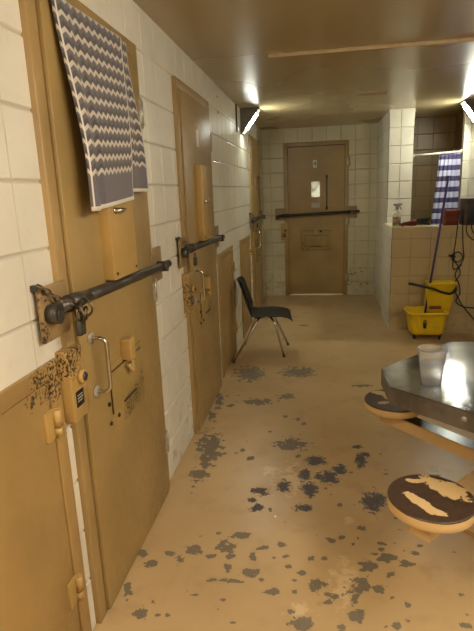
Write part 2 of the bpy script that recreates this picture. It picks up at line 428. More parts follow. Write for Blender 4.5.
r = t.math('ADD', t.math('MULTIPLY', nm, .25), .20)
r = t.math('ADD', r, t.math('MULTIPLY', t.math('MAXIMUM', g, k), .3))
t.l.new(r, t.bsdf.inputs['Roughness'])
hgt = t.math('SUBTRACT', t.math('MULTIPLY', nm, .4), t.math('MAXIMUM', g, k))
t.bump(hgt, .25, .002)
fl.data.materials.append(t.m)
# ------------------------------------------------------------ cell doors (prototype faces -Y, x runs along the wall)
def bx(mb, a0, a1, n0, n1, z0, z1, bev=.003): return mb.box((a0, -n1, z0), (a1, -n0, z1), bev)
def text_mesh(body, size, name, mat, parent, loc, depth=.001):
    cu = bpy.data.curves.new('tmp', 'FONT'); cu.body = body; cu.size = size; cu.extrude = depth
    cu.align_x = 'CENTER'; cu.align_y = 'CENTER'
    o = bpy.data.objects.new('tmp', cu); C.objects.link(o)
    me = bpy.data.meshes.new_from_object(o.evaluated_get(bpy.context.evaluated_depsgraph_get()))
    bpy.data.objects.remove(o); me.transform(Matrix.Translation(Vector(loc)) @ Matrix.Rotation(PI/2, 4, 'X'))
    me.name = name; me.materials.clear(); me.materials.append(mat)
    r = bpy.data.objects.new(name, me); C.objects.link(r); r.parent = parent; return r

def make_door(root, window=False, handle=True, number=None):
    mb = MB(); f = .058
    bx(mb, 0, f, -.11, .020, 0, DH); bx(mb, DW-f+.006, DW, -.11, .020, 0, DH); bx(mb, f-.002, DW-f+.008, -.11, .020, DH-.052, DH)
    bx(mb, f-.004, f+.012, -.11, -.05, 0, DH-.05, .002); bx(mb, DW-f-.008, DW-f+.008, -.11, -.05, 0, DH-.05, .002)
    mb.build('door_frame', M['frame'], root)
    LN = 0 if window is True else .024
    mb = MB(); a0, a1 = f+(.004 if window is True else .009), DW-f+.002; zt = DH-.060; zb = .016 if window else .006
    if window:
        w0, w1, v0, v1 = (.398, .522, 1.463, 1.685) if window != 'dark' else (.385, .57, 1.30, 1.73)
        bx(mb, a0, w0, -.045, .006, zb, zt, 0); bx(mb, w1, a1, -.045, .006, zb, zt, 0)
        bx(mb, w0, w1, -.045, .006, zb, v0, 0); bx(mb, w0, w1, -.045, .006, v1, zt, 0)
    else: bx(mb, a0, a1, -.045, .006, zb, zt, .002)
    lf = mb.build('door_leaf', M['door'], root)
    if LN: lf.location.y = -LN
    # viewing port
    if window:
        vp = MB(); p0, p1, q0, q1 = .352, .600, 1.272, 1.757
        bx(vp, p0, w0, .004, .016, q0, q1, 0); bx(vp, w1, p1, .004, .016, q0, q1, 0)
        bx(vp, w0, w1, .004, .016, q0, v0, 0); bx(vp, w0, w1, .004, .016, v1, q1, 0)
        vpo = vp.build('viewing_port', M['frame'], root)
        g = MB(); bx(g, w0-.002, w1+.002, -.022, -.016, v0-.002, v1+.002, 0)
        gl = NT('lit_window_glass'); n = gl.noise(gl.obj(), 9, 3)
        gl.set(lin((150, 150, 130)), .15)
        gl.l.new(gl.mix(gl.ramp(n, .35, .62), lin((120, 122, 95)), lin((226, 222, 190))), gl.bsdf.inputs['Emission Color'])
        gl.bsdf.inputs['Emission Strength'].default_value = .3 if window != 'dark' else 0
        if window == 'dark': gl.set(lin((20, 20, 18)), .2)
        tag(g.build('pane', gl.m, vpo), 'lit glass pane' if window != 'dark' else 'dark glass pane')
        g = MB(); bx(g, .400, .520, .015, .019, 1.312, 1.384, .001); window == 'dark' or tag(g.build('sign_plate', M['label'], vpo), 'blank pale grey sign plate')
        g = MB(); g.tube([(.622, -.014, 1.29), (.622, -.014, 1.765)], .006, 8)
        for z in (1.30, 1.75): g.tube([(.622, -.014, z-.02), (.622, -.014, z+.02)], .012, 10)
        g.build('hinge_rod', M['seam'], vpo)
    else:
        vp = MB(); bx(vp, .352, .602, .004, .050, 1.262, 1.757, .004)
        vpo = vp.build('viewing_cover', M['box'], root)
        g = MB(); bx(g, .60, .632, .006, .026, 1.275, 1.745, .003); g.build('cover_hinge', M['box'], vpo)
        g = MB(); g.tube([(.40, -.050, 1.522), (.43, -.070, 1.522), (.46, -.070, 1.524)], [.008, .010, .006], 10)
        g.lathe([(0, 0), (.012, 0), (.012, .006), (0, .006)], (.40, -.050, 1.522), 14, 'y'); g.build('cover_latch', M['chrome'], vpo)
        g = MB()
        for z in (1.285,): g.lathe([(0, 0), (.007, 0), (.005, .004), (0, .004)], (.375, -.050, z), 12, 'y'); g.lathe([(0, 0), (.007, 0), (.005, .004), (0, .004)], (.58, -.050, z), 12, 'y')
        g.build('screw', M['steel'], vpo)
    # lock box on the jamb
    mb = MB(); bx(mb, -.050, .050, .0, .046, .850, 1.096, .004); lb = mb.build('lock_box', M['lock'], root)
    g = MB(); g.lathe([(0, 0), (.024, 0), (.024, .012), (.019, .016), (0, .016)], (.016, -.046, .992), 24, 'y'); k = g.build('lock_rim', M['box'], lb)
    g = MB(); g.lathe([(0, 0), (.015, 0), (.014, .004), (0, .005)], (.016, -.062, .992), 20, 'y'); g.box((.014, -.068, .984), (.018, -.066, 1.0)); tag(g.build('keyway', M['steel'], lb), 'dark keyway')
    g = MB(); bx(g, -.030, .024, .045, .0475, .895, .950, .001); lp = g.build('lock_label', M['black'], lb)
    g = MB()
    for i, (z, x1) in enumerate(((.935, .014), (.925, .017), (.915, .010))): bx(g, -.023, x1, .0472, .0480, z-.0018, z+.0018, 0)
    g.build('lock_label_line', M['label'], lb)
    # strike plate on the leaf
    g = MB(); bx(g, .066, .112, .004, .011, .852, 1.085, .002); g.build('strike_plate', M['door'], root)
    if handle:
        hb = MB(); A = .178; z0, z1 = .882, 1.085
        pts = []
        for i in range(9): a = PI/2*i/8; pts.append((A+.006*i/8, -(.006+.030+.026*math.sin(a)), z1-.026*(1-math.cos(a))-.0))
        lo = [(x, y, z0+(z1-z)) for (x, y, z) in pts][::-1]
        hb.tube([(A, -.006, z1)]+pts+lo+[(A, -.006, z0)], .0075, 12); ho = hb.build('pull_handle', M['chrome'], root)
        for z in (z0, z1):
            g = MB(); g.lathe([(0, 0), (.024, 0), (.023, .004), (.012, .007), (0, .007)], (A, -.006, z), 24, 'y'); g.build('handle_rosette', M['hinge'], ho)
    # food slot: outline plate, flap, latch box, clip
    g = MB(); s0, s1, z0, z1 = .245, .690, .690, .975
    if window: bx(g, s0, s1, .004, .010, z0, z1, .002)
    else:
        bx(g, .30, .66, .004, .009, .655, .935, .002)
    fs = g.build('food_slot', M['slot'], root)
    g = MB(); bx(g, .300, .640, .009, .016, .740, .905, .003); g.build('slot_flap', M['slot'], fs)
    g = MB()
    bx(g, .295, .645, .0085, .0112, .904, .9085, 0); bx(g, .295, .645, .0085, .0112, .7365, .7405, 0); bx(g, .296, .3, .0085, .0112, .74, .905, 0); bx(g, .640, .644, .0085, .0112, .74, .905, 0)
    if window: bx(g, s0, s1, .0035, .0075, z1-.001, z1+.004, 0); bx(g, s0, s1, .0035, .0075, z0-.004, z0+.001, 0); bx(g, s0-.004, s0, .0035, .0075, z0, z1, 0)
    bx(g, .40, .54, .016, .020, .745, .753, 0)
    g.build('slot_gap', M['seam'], fs)
    g = MB(); bx(g, .434, .490, .006, .050, .915, 1.003, .004); lt = g.build('slot_latch', M['box'], fs)
    g = MB(); g.tube([(.44+.042*i/8, -.03-.012*math.sin(PI*i/8), .898-.030*math.sin(PI*i/8)) for i in range(9)], .009, 10); g.build('latch_clip', M['box'], lt)
    g = MB(); g.lathe([(0, 0), (.015, 0), (.015, .014), (0, .016)], (.535, -.006, .965), 18, 'y'); tag(g.build('slot_keyway', M['seam'], fs), 'dark round keyway')
    for (x, z) in ((.27, .79), (.27, .71), (.35, .71)):
        g = MB(); g.lathe([(0, 0), (.009, 0), (.007, .005), (0, .005)], (x, -.009, z), 12, 'y'); g.build('slot_screw', M['seam'], fs)
    # hinges on the right edge
    for z in (1.945, 1.115, .275):
        g = MB(); g.tube([(DW+.008, -.018, z-.055), (DW+.008, -.018, z+.055)], .011, 12)
        g.tube([(DW+.008, -.018, z-.066), (DW+.008, -.018, z-.052)], .0075, 10); g.tube([(DW+.008, -.018, z+.052), (DW+.008, -.018, z+.066)], .0075, 10)
        bx(g, DW-.030, DW+.004, .018, .023, z-.055, z+.055, .001)
        g.build('hinge', M['hinge'], root)
    for ch in root.children:
        if ch.name.split('.')[0] in ('viewing_port', 'viewing_cover', 'strike_plate', 'pull_handle', 'food_slot'): 
            ch.location.y = -LN; ch.location.x = -.028 if LN else 0
    # bar brackets welded to the jambs
    for (b0, b1) in ((-.135, .030), (DW-.03, DW+.125)):
        g = MB(); bx(g, b0, b1, .014, .026, 1.148, 1.318, .003)
        br = g.build('bar_bracket', M['plate'], root)
    if number is not None:
        g = MB(); bx(g, .425, .481, .005, .008, 1.880, 1.985, .001); npl = g.build('number_plate', M['white'], root); npl.location.y = -LN
        if number: text_mesh(number, .10, 'number', M['black'], npl, (.453, -.0085, 1.932))
        for z in (1.86, 2.005):
            g = MB(); g.lathe([(0, 0), (.006, 0), (.004, .004), (0, .004)], (.453, -.005, z), 10, 'y'); g.build('screw', M['hinge'], npl)
    return root

d1 = empty('door_1', (0, DOORS[0], 0), PI/2, label='nearest tall tan steel cell door, with a towel hanging from its top', cat='door', kind='structure')
make_door(d1)
d2 = empty('door_2', (0, DOORS[1], 0), PI/2, label='second tall tan cell door along the left wall, numbered plate at the top', cat='door', kind='structure')
make_door(d2, number='')
d3 = empty('door_3', (0, DOORS[2], 0), PI/2, cat='door', kind='structure', label='third tall tan cell door on the left, just before the far corner under the light')
make_door(d3, window='dark')
d4 = empty('door_4', (XD, D, 0), 0, label='end-wall tan steel door with a small lit window and the number 4', cat='door', kind='structure')
make_door(d4, window=True, handle=False, number='4')

def make_hatch(root):
    mb = MB(); f = .06
    bx(mb, 0, f, -.11, .012, 0, HH); bx(mb, HW-f, HW, -.11, .012, 0, HH); bx(mb, f-.002, HW-f+.002, -.11, .012, HH-.055, HH)
    mb.build('door_frame', M['hatch'], root)
    mb = MB(); bx(mb, f+.004, HW-f-.004, -.04, .006, .006, HH-.060, .002); mb.build('door_leaf', M['hatch'], root)
    for z in (.885, .270):
        g = MB(); g.tube([(HW-f-.002, -.022, z-.045), (HW-f-.002, -.022, z-.016)], .013, 12); g.tube([(HW-f-.002, -.022, z-.013), (HW-f-.002, -.022, z+.045)], .013, 12)
        bx(g, HW-f-.055, HW-f-.004, .004, .015, z-.048, z+.048, .002); bx(g, HW-f, HW-f+.022, .010, .018, z-.03, z+.04, .002)
        g.build('hinge', M['box'], root)
    return root
h = make_hatch(empty('door_5', (0, HATCH[0], 0), PI/2, label='low tan pipe-chase door nearest the camera, its top edge badly chipped', cat='door', kind='structure'))
h2 = copy_tree(h); h2.name = 'door_6'; h2.location.y = HATCH[1]; h2['label'] = 'low tan pipe-chase door right behind the second cell door'
h3 = copy_tree(h); h3.name = 'door_7'; h3.location.y = HATCH[2]; h3['label'] = 'low tan pipe-chase door behind the chair, beside the third cell door'

# lit space showing under the end door
mb = MB(); mb.box((XD+.05, D+.13, -.02), (XD+DW-.05, D+.6, .0)); mb.box((XD+.05, D+.6, 0), (XD+DW-.05, D+.62, .4))
tag(mb.build('floor_beyond', M['white']), 'lit floor beyond the end door', 'floor', kind='structure')

# ------------------------------------------------------------ security bars
def make_bar(root):
    g = MB(); n = -.052; z = 1.232
    g.tube([(-.085, n, z+.018), (DW+.085, n, z-.010)], .0205, 16)
    # flattened forged ends
    g.tube([(-.02, n, z+.016), (.05, n, z+.015), (.12, n, z+.013)], [.028, .027, .0205], 16); b = g.build('bar', M['steel'], root)
    g = MB(); g.tube([(-.094, -.026, z), (-.094, -.062, z)], .030, 24); g.tube([(-.094, -.061, z), (-.094, -.067, z)], .016, 16); g.build('bar_socket', M['steel'], root)
    g = MB(); z -= .010; g.tube([(DW+.055, -.026, z), (DW+.055, -.078, z)], .026, 18); g.tube([(DW+.02, n, z), (DW+.145, n, z)], [.024, .015], 12)
    g.tube([(DW+.135, n, z), (DW+.158, n, z)], .019, 12); g.build('bar_pin', M['steel'], root)
    return root
b1 = make_bar(empty('security_bar', (0, DOORS[0], 0), PI/2, label='dark steel bar locked across the nearest cell door, below the towel', cat='security bar', group='security bars locked across the cell doors'))
for (loc, rz, lab) in (((0, DOORS[1], 0), PI/2, 'dark steel bar across the second cell door'), ((0, DOORS[2], 0), PI/2, 'dark steel bar across the third cell door, near the far corner'), ((XD+.068, D, -.035), 0, 'dark steel bar across the end-wall door with the window')):
    b = copy_tree(b1); b.location = loc; b.rotation_euler = (0, -.055 if rz == 0 else 0, rz); b['label'] = lab
# ------------------------------------------------------------ helpers for shaped things
def rrect(cx, cy, hx, hy, r, n=5):
    pts = []
    for (sx, sy, a0) in ((1, 1, 0), (-1, 1, PI/2), (-1, -1, PI), (1, -1, 3*PI/2)):
        for i in range(n+1):
            a = a0+PI/2*i/n; pts.append((cx+sx*(hx-r)+r*math.cos(a), cy+sy*(hy-r)+r*math.sin(a)))
    return pts
def loft(mb, secs, cap0=True, cap1=True):
    b0 = bmesh.new(); rings = [[b0.verts.new((x, y, z)) for (x, y) in pts] for (pts, z) in secs]; n = len(rings[0])
    for A, B in zip(rings[:-1], rings[1:]):
        for k in range(n):
            f = b0.faces.new((A[k], A[(k+1) % n], B[(k+1) % n], B[k])); f.smooth = True
    if cap0: b0.faces.new(rings[0][::-1])
    if cap1: b0.faces.new(rings[-1])
    bmesh.ops.recalc_face_normals(b0, faces=list(b0.faces)); mb.merge(b0); return mb
def sheet(name, P, nu, nv, mat, thick, parent=None, uv=None):
    me = bpy.data.meshes.new(name); V = [tuple(P(i/nu, j/nv)) for j in range(nv+1) for i in range(nu+1)]
    F = [(j*(nu+1)+i, j*(nu+1)+i+1, (j+1)*(nu+1)+i+1, (j+1)*(nu+1)+i) for j in range(nv) for i in range(nu)]
    me.from_pydata(V, [], F)
    if uv:
        l = me.uv_layers.new(name='UVMap')
        for p in me.polygons:
            p.use_smooth = True
            for li, vi in zip(p.loop_indices, p.vertices): l.data[li].uv = uv((vi % (nu+1))/nu, (vi//(nu+1))/nv)
    else:
        for p in me.polygons: p.use_smooth = True
    me.materials.append(mat); o = bpy.data.objects.new(name, me); C.objects.link(o)
    if parent: o.parent = parent
    s = o.modifiers.new('thickness', 'SOLIDIFY'); s.thickness = thick; s.offset = 0
    return o
def lerp(a, b, t): return a+(b-a)*t
def sm(t): return t*t*(3-2*t)

# ------------------------------------------------------------ padlock and chain
def torus_pts(c, r, nrm, n=16, sq=1.0):
    nrm = Vector(nrm).normalized(); u = nrm.orthogonal().normalized(); w = nrm.cross(u)
    return [Vector(c)+u*r*math.cos(2*PI*k/n)+w*r*sq*math.sin(2*PI*k/n) for k in range(n)]
def chain_lock(y0, label, big=True):
    root = empty('padlock_chain', (0, y0, 0), label=label, cat='padlock', group='padlocks and chains on the door bars')
    a = Vector((.030, -.128, 1.322)); b = Vector((.082, -.015, 1.245))
    g = MB(); n = 8 if big else 5
    for i in range(n):
        c = a.lerp(b, i/(n-1)); c.z -= .012*math.sin(PI*i/(n-1))
        d = (b-a).normalized(); s = d.orthogonal().normalized(); q = s if i % 2 else d.cross(s)
        g.tube([c+d*.013*math.cos(2*PI*k/12)+q*.008*math.sin(2*PI*k/12) for k in range(12)], .0035, 7, closed=True)
    g.build('chain', M['chain'], root)
    if big:
        for (c, r, nn) in (((.092, -.008, 1.222), .032, (1, .5, .2)), ((.088, .020, 1.228), .030, (1, -.3, .4)), ((.090, -.028, 1.215), .024, (.6, 1, .1)), ((.094, .006, 1.21), .022, (1, .9, -.3))):
            g = MB(); g.tube(torus_pts(c, r, nn), .0036, 8, closed=True); g.build('ring', M['chain'], root)
    g = MB(); g.tube([(.084, -.016+.012*math.cos(PI*k/8), 1.192+.03*math.sin(PI*k/8)) for k in range(9)], .004, 8); g.build('shackle', M['chain'], root)
    g = MB(); g.box((.074, -.036, 1.145), (.094, .004, 1.195), .005); tag(g.build('lock_body', M['steel'], root), 'dark steel padlock body')
    g = MB(); g.box((.0, -.138, 1.309), (.024, -.121, 1.328), .003); g.build('anchor', M['steel'], root)
    return root
chain_lock(DOORS[0], 'rusty chain with rings and a padlock at the left end of the nearest door bar')
chain_lock(DOORS[1], 'short chain and padlock at the left end of the second door bar', False)
chain_lock(DOORS[2], 'small chain and padlock on the bar of the third cell door by the far corner', False)

# ------------------------------------------------------------ towel
t = NT('chevron_towel'); uvn = t.n.new('ShaderNodeUVMap'); uvn.uv_map = 'UVMap'
sx = t.n.new('ShaderNodeSeparateXYZ'); t.l.new(uvn.outputs[0], sx.inputs[0]); u, v = sx.outputs[0], sx.outputs[1]
tri = t.math('ABSOLUTE', t.math('SUBTRACT', t.math('FRACT', t.math('DIVIDE', u, .047)), .5))
q = t.math('FRACT', t.math('DIVIDE', t.math('ADD', v, t.math('MULTIPLY', tri, .030)), .0485))
white = t.math('LESS_THAN', q, .30); mid = t.math('GREATER_THAN', q, .64)
c = t.mix(mid, lin((100, 95, 99)), lin((74, 71, 76))); c = t.mix(white, c, lin((204, 195, 178)))
solid = t.math('GREATER_THAN', v, .548); c = t.mix(solid, c, lin((98, 94, 100)))
hem = t.math('MAXIMUM', t.math('GREATER_THAN', v, .645), t.math('MAXIMUM', t.math('MULTIPLY', t.math('GREATER_THAN', u, .062), t.math('LESS_THAN', u, .072)), t.math('GREATER_THAN', u, .825)))
hem = t.math('MAXIMUM', hem, t.math('MULTIPLY', t.math('GREATER_THAN', u, .568), t.math('LESS_THAN', u, .578)))
c = t.mix(hem, c, lin((222, 214, 200)))
fz = t.noise(uvn.outputs[0], 260, 3); c = t.mix(t.math('MULTIPLY', fz, .25), c, lin((60, 56, 64)))
t.set(c, .9); t.bump(fz, .5, .003)
t.bsdf.inputs['Sheen Weight'].default_value = .3
def towel_P(s, q):
    # columns: left under-fold, front face, right under-fold, rear flap to the right
    yl = lerp(1.605, 1.640, q)+.012*math.sin(q*3); yr = lerp(2.150, 2.025, sm(q)); yb = lerp(2.245, 2.285, q)
    n = .050+.044*sm(min(1, q*1.25)); z = None
    if s < .05: f = s/.05; y = lerp(yl+.028, yl-.006, f); dn = -.016+.010*f; k = 0
    elif s < .08: f = (s-.05)/.03; y = yl-.006+.006*f; dn = lerp(-.006, 0, f); k = 0
    elif s < .70:
        f = (s-.08)/.62; y = lerp(yl, yr, f); dn = 0; k = f
        dn += (.004+.011*q)*math.sin(f*PI*5.2+1.2*math.sin(q*2))*math.sin(PI*min(1, f*4))*min(1, (1-f)*5)
    elif s < .78: f = (s-.70)/.08; y = yr-.035*math.sin(f*PI)*1.0; dn = -.022*f; k = 1
    else: f = (s-.78)/.22; y = lerp(yr, yb, f); dn = -.022-.004*q+.005*math.sin(f*7); k = 1+f*.2
    zt = lerp(2.172, 2.196, min(1, max(0, (y-1.64)/.6))); zb = lerp(1.528, 1.562, min(1, max(0, (y-1.66)/.4)))
    if s > .70: zb += .028
    return (max(.034, n+dn), y, lerp(zt, zb, q))
tw = sheet('towel', towel_P, 110, 46, t.m, .005, None, uv=lambda s, q: (s*.83 if s < .995 else .83, q*.66))
tag(tw, 'grey and white zigzag-patterned towel hung from the top of the nearest cell door', 'towel')

# ------------------------------------------------------------ plastic chair
def make_chair():
    root = empty('plastic_chair', (.27, 4.87, 0), .10, label='black plastic shell chair on chrome legs, beside the left wall past the second cell door', cat='chair')
    prof = [(.288, .362), (.286, .374), (.262, .390), (.20, .400), (.10, .402), (.0, .398), (-.06, .398), (-.105, .412), (-.130, .455), (-.150, .515), (-.170, .585), (-.190, .65), (-.206, .70), (-.222, .738), (-.232, .756)]
    def prof_at(q):
        x = q*(len(prof)-1); i = min(int(x), len(prof)-2); f = x-i
        p0, p1, p2, p3 = prof[max(i-1, 0)], prof[i], prof[i+1], prof[min(i+2, len(prof)-1)]
        return tuple(.5*(2*p1[k]+(p2[k]-p0[k])*f+(2*p0[k]-5*p1[k]+4*p2[k]-p3[k])*f*f+(3*p1[k]-p0[k]-3*p2[k]+p3[k])*f**3) for k in (0, 1))
    def P(s, q):
        x, z = prof_at(q); w = s*2-1
        seatw = .215; hw = seatw if q < .45 else lerp(.215, .180, sm((q-.45)/.55))
        if q > .86: hw *= math.sqrt(max(.04, 1-((q-.86)/.155)**2*.55))
        if q < .14: hw *= lerp(.90, 1, q/.14)
        b = sm(max(0, min(1, (q-.42)/.2))); e = abs(w)**2.6
        x2 = x + b*.045*e; z2 = z + (1-b)*(.016*e)*min(1, max(0, (q-.10)*6)) - (1-b)*.008*math.cos(w*PI/2)
        return (x2, w*hw, z2)
    o = sheet('shell', P, 22, 44, M['shell'], .006, root)
    # leg frames
    for s in (-1, 1):
        g = MB(); ff = (.261, .221) if s > 0 else (.207, -.174)
        g = MB(); g.tube([(.085, .105*s, .388), (.10, .145*s, .374), (.128, .160*s, .335), (ff[0], ff[1], .008)], .0115, 12); lg = g.build('leg', M['chrome'], root)
        g = MB(); g.lathe([(0, 0), (.015, 0), (.014, .02), (0, .02)], (ff[0], ff[1], 0), 14); g.build('foot', M['steel'], lg)
        fb = (-.19, .27) if s > 0 else (-.272, -.318)
        g = MB(); g.tube([(-.02, .105*s, .384), (-.035, .145*s, .370), (-.058, .160*s, .335), (fb[0], fb[1], .008)], .0115, 12); lg = g.build('leg', M['chrome'], root)
        g = MB(); g.lathe([(0, 0), (.015, 0), (.014, .02), (0, .02)], (fb[0], fb[1], 0), 14); g.build('foot', M['steel'], lg)
        g = MB(); g.tube([(-.06, .105*s, .382), (.15, .105*s, .388)], .0105, 10); g.build('seat_rail', M['chrome'], root)
    g = MB(); g.tube([(.10, -.105, .386), (.10, .105, .386)], .0095, 10); g.tube([(-.02, -.105, .382), (-.02, .105, .382)], .0095, 10); g.build('cross_brace', M['chrome'], root)
M['shell'] = simple('black_green_shell', (11, 14, 13), .36, 0, .1, 30)
make_chair()

# ------------------------------------------------------------ steel table with fixed stools
TC = Vector((1.652, 2.197)); TH = .760
root = empty('dayroom_table', (TC.x, TC.y, 0), math.radians(47.5), label='octagonal brushed steel table with fixed round stools, at the right edge', cat='table')
t = NT('brushed_steel'); p = t.obj(); 
mp = t.node('ShaderNodeMapping'); t.l.new(p, mp.inputs[0]); mp.inputs['Scale'].default_value = (3, 60, 3)
st = t.noise(mp.outputs[0], 6, 4); bl = t.noise(p, 7, 5, .65)
c = t.mix(t.ramp(bl, .3, .75), lin((112, 112, 114)), lin((148, 147, 147)))
t.set(c, None, .92); gz = t.n.new('ShaderNodeSeparateXYZ'); t.l.new(t.n.new('ShaderNodeNewGeometry').outputs['True Normal'], gz.inputs[0]); side = t.math('LESS_THAN', gz.outputs[2], .7)
r = t.math('ADD', t.math('MULTIPLY', t.ramp(bl, .5, .75), .16), t.math('ADD', t.math('MULTIPLY', st, .05), t.math('ADD', t.math('MULTIPLY', side, .3), .05))); t.l.new(r, t.bsdf.inputs['Roughness'])
t.bump(t.math('ADD', bl, t.math('MULTIPLY', st, .5)), .14, .003); M['tabletop'] = t.m
hw, ct = .457, .165
octo = [(hw, -hw+ct), (hw, hw-ct), (hw-ct, hw), (-hw+ct, hw), (-hw, hw-ct), (-hw, -hw+ct), (-hw+ct, -hw), (hw-ct, -hw)]
g = MB(); g.prism(octo, TH-.080, TH, 2, .004); top = g.build('tabletop', M['tabletop'], root)
M['armtop'] = simple('worn_dark_arm_top', (66, 54, 46), .22, 0, .2, 8)
M['tan_metal'] = simple('cream_tan_paint', (206, 174, 122), .4, 0, .06, 8, .1)
g = MB(); g.lathe([(0, 0), (.010, 0), (.009, .004), (0, .006)], (-.09, -hw, TH-.035), 14, 'y'); g.build('screw', M['hinge'], top)
g = MB(); g.lathe([(0, 0), (.010, 0), (.009, .004), (0, .006)], (0, 0, 0), 14, 'x'); bmesh.ops.rotate(g.bm, verts=g.bm.verts, cent=(0, 0, 0), matrix=Matrix.Rotation(PI, 3, 'Z')); bmesh.ops.translate(g.bm, verts=g.bm.verts, vec=(-hw, -.03, TH-.035)); g.build('screw', M['hinge'], top)
g = MB(); g.box((-.11, -.11, 0), (.11, .11, .02), .004); g.tube([(0, 0, .02), (0, 0, TH-.08)], .075, 28); g.build('pedestal', M['tan_metal'], root)
g = MB(); g.box((-.36, -.022, TH-.118), (.36, .022, TH-.079), .004); g.box((-.022, -.36, TH-.116), (.022, .36, TH-.079), .004); tag(g.build('under_frame', M['steel'], root), 'dark steel frame below the top')
tt = NT('worn_stool'); p = tt.obj(); nb = tt.noise(p, 16, 6, .68); nf = tt.noise(p, 60, 4, .6)
sxyz = tt.n.new('ShaderNodeSeparateXYZ'); tt.l.new(p, sxyz.inputs[0])
A_ = tt.node('ShaderNodeAttribute', attribute_name='wear').outputs['Fac']
mm = tt.ramp(tt.math('ADD', A_, tt.math('MULTIPLY', tt.math('SUBTRACT', nb, .5), 1.3)), .50, .53)
cc = tt.mix(mm, lin((206, 174, 122)), tt.mix(nf, lin((38, 28, 22)), lin((92, 70, 52))))
tt.set(cc, None); tt.l.new(tt.math('SUBTRACT', .5, tt.math('MULTIPLY', mm, .1)), tt.bsdf.inputs['Roughness']); tt.bump(tt.math('SUBTRACT', nf, tt.math('MULTIPLY', mm, 2)), .2, .002)
M['worn'] = tt.m
def seat_mesh(blobs, name, parent, loc):
    """round stool seat; blobs = painted islands (x, y, rx, ry, angle) left on the worn top, in the table's world axes"""
    g = MB(); R_ = .155; lay = g.bm.verts.layers.float.new('wear'); nr, ns = 22, 72; rings = []
    prof = [(R_*i/nr, .045) for i in range(1, nr)]+[(R_-.002, .045), (R_, .042), (R_, .036), (R_, .020), (R_, .004), (R_-.004, 0)]
    c0 = g.bm.verts.new((0, 0, .045))
    def wear(x, y, z, r):
        if z < .041:
            return .62-.55*(.045-z)/.012 if z > .034 else .0
        m = 0
        for (bx_, by_, rx, ry, an) in blobs:
            dx, dy = x-bx_, y-by_; ca, sa = math.cos(an), math.sin(an); a = (dx*ca+dy*sa)/rx; b = (-dx*sa+dy*ca)/ry
            m = max(m, 1-.5*math.sqrt(a*a+b*b))
        return 1-m
    c0[lay] = wear(0, 0, .045, 0)
    for (r, z) in prof:
        ring = []
        for k in range(ns):
            a = 2*PI*k/ns; v = g.bm.verts.new((r*math.cos(a), r*math.sin(a), z)); v[lay] = wear(v.co.x, v.co.y, z, r); ring.append(v)
        rings.append(ring)
    for k in range(ns): g.bm.faces.new((c0, rings[0][k], rings[0][(k+1) % ns]))
    for A, B in zip(rings[:-1], rings[1:]):
        for k in range(ns): f = g.bm.faces.new((A[k], B[k], B[(k+1) % ns], A[(k+1) % ns])); f.smooth = True
    g.bm.faces.new(rings[-1][::-1]); o = g.build(name, M['worn'], parent); o.location = loc; o.rotation_euler = (0, 0, -math.radians(47.5)); return o
stools = [(math.radians(132), .625, [(-.05, .085, .05, .03, -.4), (.01, -.02, .07, .026, -.9), (-.06, -.05, .03, .02, .4)]),
          (math.radians(227.3), .600, [(.065, .060, .110, .046, -.62), (-.02, .105, .05, .018, .1), (-.045, -.045, .022, .07, .62), (-.01, -.085, .05, .02, -.5)]),
          (math.radians(-43), .60, [(0, 0, .07, .04, .4)])]
for (an, rr, blobs) in stools:
    la = an-math.radians(47.5); lx, ly = rr*math.cos(la), rr*math.sin(la)
    so = seat_mesh(blobs, 'stool_seat', root, (lx, ly, .405)); g = MB(); g.tube([(lx, ly, .379), (lx, ly, .406)], .045, 24); g.build('stool_mount', M['tan_metal'], root)
    g = MB(); d = Vector((math.cos(la), math.sin(la), 0)); s = Vector((-d.y, d.x, 0))
    b0 = bmesh.new(); bmesh.ops.create_cube(b0, size=1)
    L = .668 if an > 3 or an < 0 else .685
    for v_ in b0.verts: v_.co = d*(.05+(v_.co.x+.5)*(L-.05-.0))+s*v_.co.y*.084+Vector((0, 0, .347+v_.co.z*.066))
    bmesh.ops.bevel(b0, geom=list(b0.edges), offset=.003, segments=2, affect='EDGES'); g.merge(b0)
    for f_ in g.bm.faces:
        f_.normal_update(); f_.material_index = 1 if f_.normal.z > .9 and 1 < an < 3 else 0
    g.build('stool_arm', [M['tan_metal'], M['armtop']], root)

# ------------------------------------------------------------ plastic cup
t = NT('clear_cup'); t.set(lin((240, 240, 240)), .16); t.bsdf.inputs['Transmission Weight'].default_value = .9; t.bsdf.inputs['IOR'].default_value = 1.25
g = MB(); pr = [(0, 0), (.040, 0), (.042, .004), (.056, .142), (.0595, .146), (.0595, .150), (.056, .151), (.0545, .146), (.0405, .006), (.038, .003), (0, .003)]
g.lathe(pr, (0, 0, 0), 48); cup = g.build('plastic_cup', t.m); cup.location = (1.300, 2.115, TH+.0005)
tag(cup, 'clear plastic tumbler standing on the steel table', 'cup')

